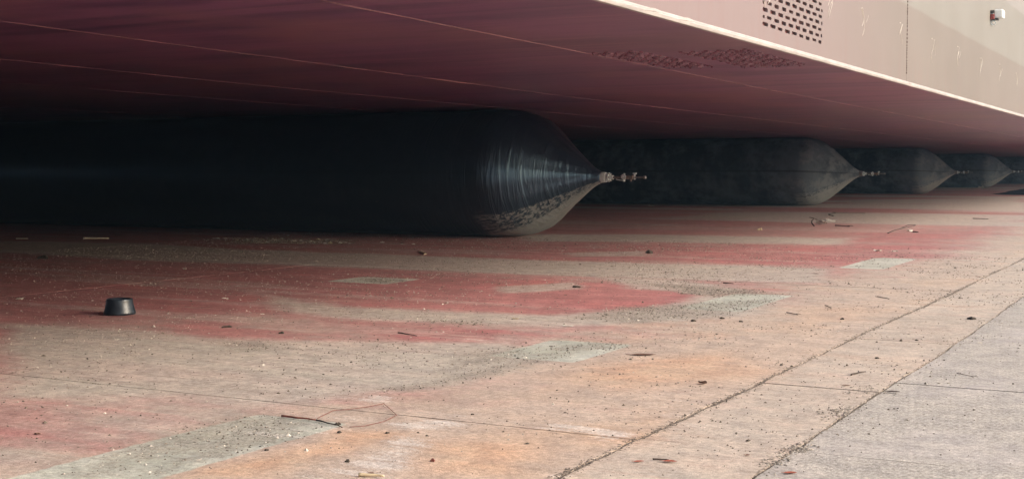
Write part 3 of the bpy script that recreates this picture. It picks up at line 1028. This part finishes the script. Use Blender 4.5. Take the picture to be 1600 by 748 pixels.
ZTIP = .80
bags = [  # pixel of the neck, centre y, label, group
    (940, 15.62, 0.0, 'glossy black airbag nearest the camera, its steel valve hanging in front of the second bag'),
    (1343, 32.4, R(.4), 'dusty dark grey airbag second in the row, behind the valve of the nearest glossy bag'),
    (1492, 49.8, R(-.5), 'third grey airbag along the row, between the second bag and the farthest pale cone'),
    (1581, 69.5, R(.3), 'small grey airbag fourth along the row, its cone above the black sheet at the right'),
    (None, -2.2, 0.0, 'black airbag added unseen under the hull left of the camera to block a reflection'),  # unseen bag, added to stop a stray reflection on the nearest one
    (1640, 88.0, 0.0, 'farthest dark airbag of the row, only a dark strip behind the fourth bag'),
]
me_a = airbag_mesh('bag_body', 3, M['rubber'])
me_b = airbag_mesh('bag_body', 5, M['rubber_dusty'])
first = None
for k, (px, yc, rz, lab) in enumerate(bags):
    xt = on_y(px, VY + 12, yc)[0] if px else -8.6
    root = empty('launching_airbag', (xt, yc, 0), rz)
    tag(root, lab, 'airbag', 'launching airbags under the ship')
    body = bpy.data.objects.new('bag_body', me_a if k == 0 else me_b)
    link(body, root)
    if first is None:
        valve_parts(root, ZTIP)
        first = [c for c in root.children if c.name.split('.')[0] != 'bag_body']
    else:
        for c in first:
            d = c.copy(); d.parent = root; COL.objects.link(d)
            if c.name.startswith('neck_ring'):
                d.data = c.data.copy(); d.data.materials[0] = M['dull']

# ------------------------------------------------------------------ loose things on the slipway
def at(px, py):
    p = on_z(px, py); return Vector((p[0], p[1], .002))


def px_size(px, py): return np.linalg.norm(on_z(px, py) - _O) / FPX


# rubber plug
p = at(187, 491)
plug = empty('rubber_plug', (p[0], p[1], 0))
tag(plug, 'black tapered rubber plug with dished top standing alone on the red concrete', 'rubber plug')
bm = bmesh.new()
lathe_z(bm, [(.0, .004), (.094, .002), (.0985, .006), (.0975, .016), (.090, .040), (.0835, .066), (.0805, .088), (.0800, .096), (.0775, .0995), (.072, .100)], 48, False)
bm_obj('body', bm, M['plug'], plug, True)
bm = bmesh.new()
lathe_z(bm, [(.072, .100), (.068, .098), (.066, .080), (.060, .074), (.0, .072)], 48, False)
bm_obj('dished_top', bm, M['plug'], plug, True)


def leaf(px, py, wpx, mat, label, rz=0.0, asp=.45, curl=.25):
    p = at(px, py); L = wpx * px_size(px, py)
    bm = bmesh.new()
    nu, nv = 9, 5
    grid = []
    for i in range(nu):
        t = i / (nu - 1)
        wv = asp * L * .5 * math.sin(math.pi * min(1, t * .96 + .02)) ** .8 + .0006
        row = []
        for j in range(nv):
            q = (j / (nv - 1) - .5) * 2
            row.append(bm.verts.new(((t - .5) * L, q * wv, curl * L * (.55 * q * q * math.sin(math.pi * t) * asp + .5 * (t - .45) ** 2) + random.uniform(0, .015) * L + .001)))
        grid.append(row)
    for a, b in zip(grid, grid[1:]):
        for j in range(nv - 1): bm.faces.new((a[j], a[j + 1], b[j + 1], b[j]))
    fs = bm.faces[:]
    r = bmesh.ops.extrude_face_region(bm, geom=fs)
    for v in r['geom']:
        if isinstance(v, bmesh.types.BMVert): v.co.z += .0008
    bm_tube(bm, [(-.5 * L, 0, .003), (-.62 * L, .02 * L, .004), (-.70 * L, .05 * L, .003)], max(.0006, L * .012), 5)
    o = bm_obj('dry_leaf', bm, mat, None, False)
    o.location = p; o.rotation_euler = (0, 0, rz)
    tag(o, label, 'leaf', 'dry leaves on the slipway')


def twig(px0, py0, px1, py1, th, mat, label, name='twig', cat='twig', bend=.08, lift=0.0, fork=True):
    a, b = at(px0, py0), at(px1, py1)
    d = b - a; L = d.length
    nrm = Vector((-d.y, d.x, 0)).normalized()
    bm = bmesh.new()
    pl = [a + d * t + nrm * (L * bend * math.sin(3.1 * t) + L * .02 * math.sin(11 * t)) + Vector((0, 0, th + lift * math.sin(math.pi * t))) - a for t in np.linspace(0, 1, 9)]
    bm_tube(bm, pl, [th * (1.0 - .45 * i / 8) for i in range(9)], 6)
    if fork:
        q = pl[5]
        bm_tube(bm, [q, q + d * .16 + nrm * L * .10 + Vector((0, 0, th)), q + d * .26 + nrm * L * .13], [th * .6, th * .5, th * .3], 5)
    o = bm_obj(name, bm, mat, None, True)
    o.location = a
    tag(o, label, cat)


def lump(px, py, wpx, mat, label, name='mud_lump', cat='lump', flat=.6, group=None):
    p = at(px, py); S = wpx * px_size(px, py) / 2
    bm = bmesh.new()
    bmesh.ops.create_icosphere(bm, subdivisions=2, radius=1.0)
    k1, k2 = random.uniform(0, 9), random.uniform(.7, 1.1)
    for v in bm.verts:
        q = 1 + .35 * math.sin(v.co.x * 3 + k1) * math.cos(v.co.y * 4 + k1) + random.uniform(-.16, .16)
        v.co = Vector((v.co.x * q * S, v.co.y * q * S * k2, max(-.25, v.co.z) * q * S * flat))
    o = bm_obj(name, bm, mat, None, False)
    o.location = p + Vector((0, 0, .2 * S * flat))
    tag(o, label, cat, group)


def scrap(px, py, wpx, mat, label, name='paper_scrap', cat='scrap', hgt=.3, asp=.6, rz=0.0):
    p = at(px, py); L = wpx * px_size(px, py)
    n_ = 9
    bm = bmesh.new(); grid = []
    k = random.uniform(0, 50)
    for i in range(n_):
        row = []
        for j in range(n_):
            u, v = i / (n_ - 1) - .5, j / (n_ - 1) - .5
            z_ = float(fbm(np.array([u * 3.4 + k]), np.array([v * 3.4 + k]), 3)[0])
            e = float(fbm(np.array([u * 5 + k + 9]), np.array([v * 5 + k]), 2)[0])
            row.append(bm.verts.new((u * L * (.75 + .5 * e), v * L * asp * (.75 + .5 * e), hgt * L * max(0, z_ - .22) * 1.4 + .001)))
        grid.append(row)
    for a, b in zip(grid, grid[1:]):
        for j in range(n_ - 1): bm.faces.new((a[j], a[j + 1], b[j + 1], b[j]))
    r = bmesh.ops.extrude_face_region(bm, geom=bm.faces[:])
    for v in r['geom']:
        if isinstance(v, bmesh.types.BMVert): v.co.z += .0012
    o = bm_obj(name, bm, mat, None, False)
    o.location = p; o.rotation_euler = (0, 0, rz)
    tag(o, label, cat)


leaf(1235, 740, 19, M['leaf_red'], 'bright red leaf on the bare grey slab at the bottom right', .5, .5)
leaf(1098, 600, 16, M['leaf_brown'], 'curled brown leaf left of the long dirt joint, halfway along it', -.4, .7, .6)
leaf(1005, 555, 38, M['leaf_brown'], 'long flat brown leaf right of the pale green patch', .55, .35, .1)
leaf(998, 722, 16, M['leaf_red'], 'small dark red leaf lying left of a bigger red leaf by the joint', .7, .4)
leaf(1046, 722, 22, M['leaf_red'], 'dull red leaf between the two long joints at the bottom', .3, .45)
leaf(580, 740, 10, M['leaf_brown'], 'tiny brown leaf at the bottom edge on the peach concrete', .2)
leaf(1275, 428, 10, M['leaf_brown'], 'tiny dark leaf on pink concrete left of the far pale patch', .5, .35)
leaf(1530, 433, 9, M['leaf_brown'], 'small brown leaf beside the far end of the dirt joint', .6, .4)
leaf(1395, 613, 20, M['twig'], 'dark shrivelled leaf beside the short cross joint near the long thin joint', .3, .4)
leaf(1322, 603, 12, M['leaf_brown'], 'brown flake between the long joints above the short cross joint', .2, .4)
leaf(1168, 712, 9, M['leaf_brown'], 'brown speck of leaf left of the thin joint at the bottom', .9, .6)

twig(1229, 489, 1247, 493, .003, M['twig'], 'short dark twig right of the gritty pale patch', bend=.06)
twig(1289, 478, 1299, 483, .003, M['twig'], 'slanting thin twig on pink concrete above the grit', bend=.05, fork=False)
twig(622, 521, 652, 526, .004, M['twig'], 'straight thin brown stick on the red concrete at mid left', name='thin_stick', cat='stick', bend=.02, fork=False)
twig(1130, 443, 1146, 444, .005, M['twig'], 'dark twig on the pale band left of the standing splinter', bend=.04, fork=False)
twig(1370, 464, 1390, 468, .003, M['twig'], 'faint thin twig crossing the pink concrete toward the joint', bend=.04, fork=False)
twig(1330, 587, 1352, 582, .004, M['twig'], 'black twig between the two long joints', bend=.05)
twig(1020, 719, 1045, 720, .003, M['twig'], 'thin dry stalk tangled by the dull red leaf', bend=.07, fork=False)
twig(1495, 584, 1522, 591, .0016, M['twig'], 'long thin black twig lying on the bare grey slab', bend=.1)
twig(440, 652, 494, 658, .0045, M['rust'], 'rusty red steel bar on the grit beside the pale green strip', name='rusty_bar', cat='bar', bend=.01, fork=False)
twig(494, 658, 536, 669, .003, M['twig'], 'black bar end to end with the rusty red bar', name='black_bar', cat='bar', bend=.03, fork=False)
twig(130, 374, 170, 374, .014, M['paper'], 'long white stick near the foot of the nearest airbag', name='white_stick', cat='stick', bend=.0, fork=False)
twig(25, 374, 44, 374, .010, M['paper'], 'short white stick at the far left edge', name='white_stick', cat='stick', bend=.0, fork=False)
twig(655, 395, 663, 399, .009, M['yellow'], 'small pale splinter on the grey track below the airbag', name='wood_splinter', cat='splinter', fork=False)
twig(1302, 338, 1350, 334, .009, M['twig'], 'bent dark branch beyond the litter tangle', name='dead_branch', cat='branch', bend=.2, lift=.02)
twig(1520, 342, 1545, 343, .008, M['twig'], 'dark stick far off near the right edge', name='far_stick', cat='stick', fork=False)
twig(560, 745, 600, 747, .006, M['yellow'], 'yellowish straw at the bottom edge of the peach concrete', name='straw', cat='straw', bend=.04, fork=False)

# thin red wire loop on the concrete
wp = [(496, 655), (520, 643), (545, 641), (575, 637), (600, 632), (620, 650), (600, 660), (570, 667), (540, 669)]
bm = bmesh.new()
o0 = at(*wp[0])
P3 = [at(*q) - o0 for q in wp]
sm = []
for i in range(len(P3) - 1):
    for t in np.linspace(0, 1, 5, endpoint=False): sm.append(P3[i].lerp(P3[i + 1], float(t)) + Vector((0, 0, .003)))
bm_tube(bm, sm, .0011, 5)
wo = bm_obj('red_wire', bm, M['rust'], None, True); wo.location = o0
tag(wo, 'thin rusty red wire curving in a loop over the cross joint', 'wire')

lump(676, 721, 8, M['rust'], 'small red-brown brick chip on the peach concrete', 'brick_chip', 'chip', .9)
lump(543, 722, 8, M['stone'], 'black pebble left of the brick chip', 'pebble', 'pebble', .9)
lump(416, 704, 7, M['stone'], 'dark pebble on the edge of the pale green strip', 'pebble', 'pebble')
lump(528, 663, 9, M['stone'], 'dark clod beside the end of the black bar', 'mud_lump')
lump(530, 676, 8, M['stone'], 'dark clod below the end of the black bar', 'mud_lump')
lump(605, 677, 7, M['stone'], 'brown clod on the peach concrete below the wire loop', 'mud_lump')
lump(738, 648, 5, M['stone'], 'dark pebble above the cross joint right of the wire', 'pebble', 'pebble')
lump(1518, 499, 11, M['stone'], 'dark clump between the joints at the right', 'mud_lump')
lump(1316, 499, 6, M['stone'], 'dark clod left of the dirt joint on pink concrete', 'mud_lump')
lump(1432, 532, 5, M['stone'], 'lone dark pebble right of the dirt joint', 'pebble', 'pebble')
lump(1014, 396, 11, M['stone'], 'black crumpled lump on the dark red concrete in mid distance', 'mud_lump', 'lump', .8)
lump(900, 449, 12, M['stone'], 'flat dark flake on the bright red concrete', 'mud_flake', 'flake', .4)
lump(1187, 360, 8, M['yellow'], 'small pale brown clod at the foot of the grey track', 'mud_lump', 'lump', .7)
lump(440, 521, 8, M['stone'], 'dark clod on the red concrete above the grey area', 'mud_lump')
lump(355, 511, 14, M['stone'], 'flat dark smear of mud right of the rubber plug', 'mud_flake', 'flake', .25)
lump(68, 404, 16, M['stone'], 'pile of dark rubble on the red concrete at upper left', 'rubble', 'rubble', .5)
lump(58, 678, 10, M['leaf_brown'], 'flat brown crumb on the pinkish concrete at lower left', 'mud_flake', 'flake', .3)
lump(1370, 560, 6, M['stone'], 'dark clod against the dirt joint', 'mud_lump')
lump(1083, 502, 8, M['stone'], 'dark clod under the gritty pale patch', 'mud_lump')
lump(1157, 503, 6, M['stone'], 'brown pebble at the lower right of the gritty pale patch', 'pebble', 'pebble')
lump(1128, 498, 7, M['stone'], 'dark pebble on the lower rim of the gritty pale patch', 'pebble', 'pebble')

scrap(1290, 351, 30, M['paper'], 'crumpled cream rag tangled with dark twigs', 'litter_rag', 'litter', .35, .35)
twig(1272, 354, 1290, 350, .011, M['twig'], 'dark bent twig arching over the cream rag', bend=.1, lift=.10)
twig(1305, 353, 1328, 355, .010, M['twig'], 'dark twig trailing right from the cream rag', bend=.05)
scrap(1421, 363, 9, M['paper'], 'white paper ball with a dark tail in the distance', 'paper_scrap', 'scrap', .6, .8)
twig(1425, 363, 1435, 364, .010, M['twig'], 'dark tail twig beside the white paper ball', fork=False)
twig(1387, 365, 1403, 356, .006, M['twig'], 'thin wiry grass stem arching left of the paper ball', name='grass_stalk', cat='stalk', bend=-.15, lift=.08, fork=False)
scrap(1371, 394, 11, M['paper'], 'white scrap above the far pale patch, left of a smaller one', 'paper_scrap', 'scrap', .5, .6)
scrap(1398, 394, 8, M['paper'], 'smaller white scrap above the far pale patch', 'paper_scrap', 'scrap', .4, .5)
scrap(697, 501, 9, M['paper'], 'white flake on the grey silt streak in mid left', 'paint_flake', 'flake', .2, .4)
scrap(806, 499, 10, M['yellow'], 'yellowish chip at the lower edge of the red area', 'wood_chip', 'chip', .2, .3)
scrap(888, 510, 16, M['paper'], 'flat pale flake below the bright red area', 'paint_flake', 'flake', .1, .4)
scrap(288, 421, 6, M['paper'], 'pale fleck on dark red concrete left of centre', 'paint_flake', 'flake', .4, .6)
scrap(410, 492, 5, M['paper'], 'pale fleck right of the rubber plug', 'paint_flake', 'flake', .4, .6)
scrap(352, 468, 10, M['paper'], 'pale flake pair up and right of the rubber plug', 'paint_flake', 'flake', .3, .5)
scrap(31, 469, 10, M['paper'], 'pinkish flake on the long joint at the left edge', 'paint_flake', 'flake', .4, .5)
scrap(1018, 323, 9, M['paper'], 'white scrap at the foot of the second airbag', 'paper_scrap', 'scrap', .4, .5)
scrap(1533, 295, 8, M['paper'], 'white fleck on the ground left of the black sheet', 'paper_scrap', 'scrap', .8, .3)
# row of pale litter along the foot of the first bag
k = 0
for px in (335, 341, 352, 371, 386, 398, 417, 430, 441, 458, 462, 470, 486, 497, 508, 516, 531, 540, 546, 597, 628, 646):
    py = 370 + (px - 335) * .022 + random.uniform(0, 7)
    p = at(px, py)
    S = random.uniform(3, 8) * px_size(px, py) / 2
    bm = bmesh.new()
    bmesh.ops.create_icosphere(bm, subdivisions=1, radius=S)
    for v in bm.verts: v.co = Vector((v.co.x * random.uniform(.8, 1.6), v.co.y * random.uniform(.6, 1.2), max(0, v.co.z) * random.uniform(.3, .8)))
    o = bm_obj('pale_chip', bm, M['paper'] if random.random() > .25 else M['yellow'])
    o.location = p
    tag(o, 'pale litter chip in the row strewn in front of the nearest airbag', 'chip', 'pale chips along the foot of the nearest airbag')

# black plastic sheet far right
p = at(1575, 304)
bm = bmesh.new(); grid = []
for i in range(26):
    row = []
    for j in range(9):
        u, v = i / 25, j / 8
        x = u * 2.6; y = (v - .5) * 2.6 * (.5 + .5 * math.sin(min(1, u * 1.6) * 1.57))
        z_ = float(fbm(np.array([u * 6 + 3]), np.array([v * 4]), 3)[0])
        hgt = .26 * math.sin(math.pi * v) ** .6 * min(1, u * 2.5) * (.35 + .9 * z_)
        row.append(bm.verts.new((x, y, hgt + .004)))
    grid.append(row)
for a, b in zip(grid, grid[1:]):
    for j in range(8): bm.faces.new((a[j], a[j + 1], b[j + 1], b[j]))
r = bmesh.ops.extrude_face_region(bm, geom=bm.faces[:])
for v in r['geom']:
    if isinstance(v, bmesh.types.BMVert): v.co.z += .004
o = bm_obj('plastic_sheet', bm, M['sheet'], None, True)
o.location = at(1558, 304); o.rotation_euler = (0, 0, YAW)
tag(o, 'crumpled black plastic sheet on the ground at the far right edge', 'plastic sheet')

# ------------------------------------------------------------------ thin blue-tinted haze in the air
hz = bpy.data.materials.new('haze_air')
hz.use_nodes = True
ht = hz.node_tree
for nd in list(ht.nodes):
    if nd.type != 'OUTPUT_MATERIAL': ht.nodes.remove(nd)
pv_ = ht.nodes.new('ShaderNodeVolumePrincipled')
pv_.inputs['Color'].default_value = (.45, .70, 1.0, 1)
pv_.inputs['Density'].default_value = HAZE
ht.links.new(pv_.outputs[0], ht.nodes['Material Output'].inputs['Volume'])
bm = bmesh.new()
bm_box(bm, (-520, -320, -1.2), (520, 720, 10.5))
o = bm_obj('haze', bm, hz)
tag(o, kind='stuff')
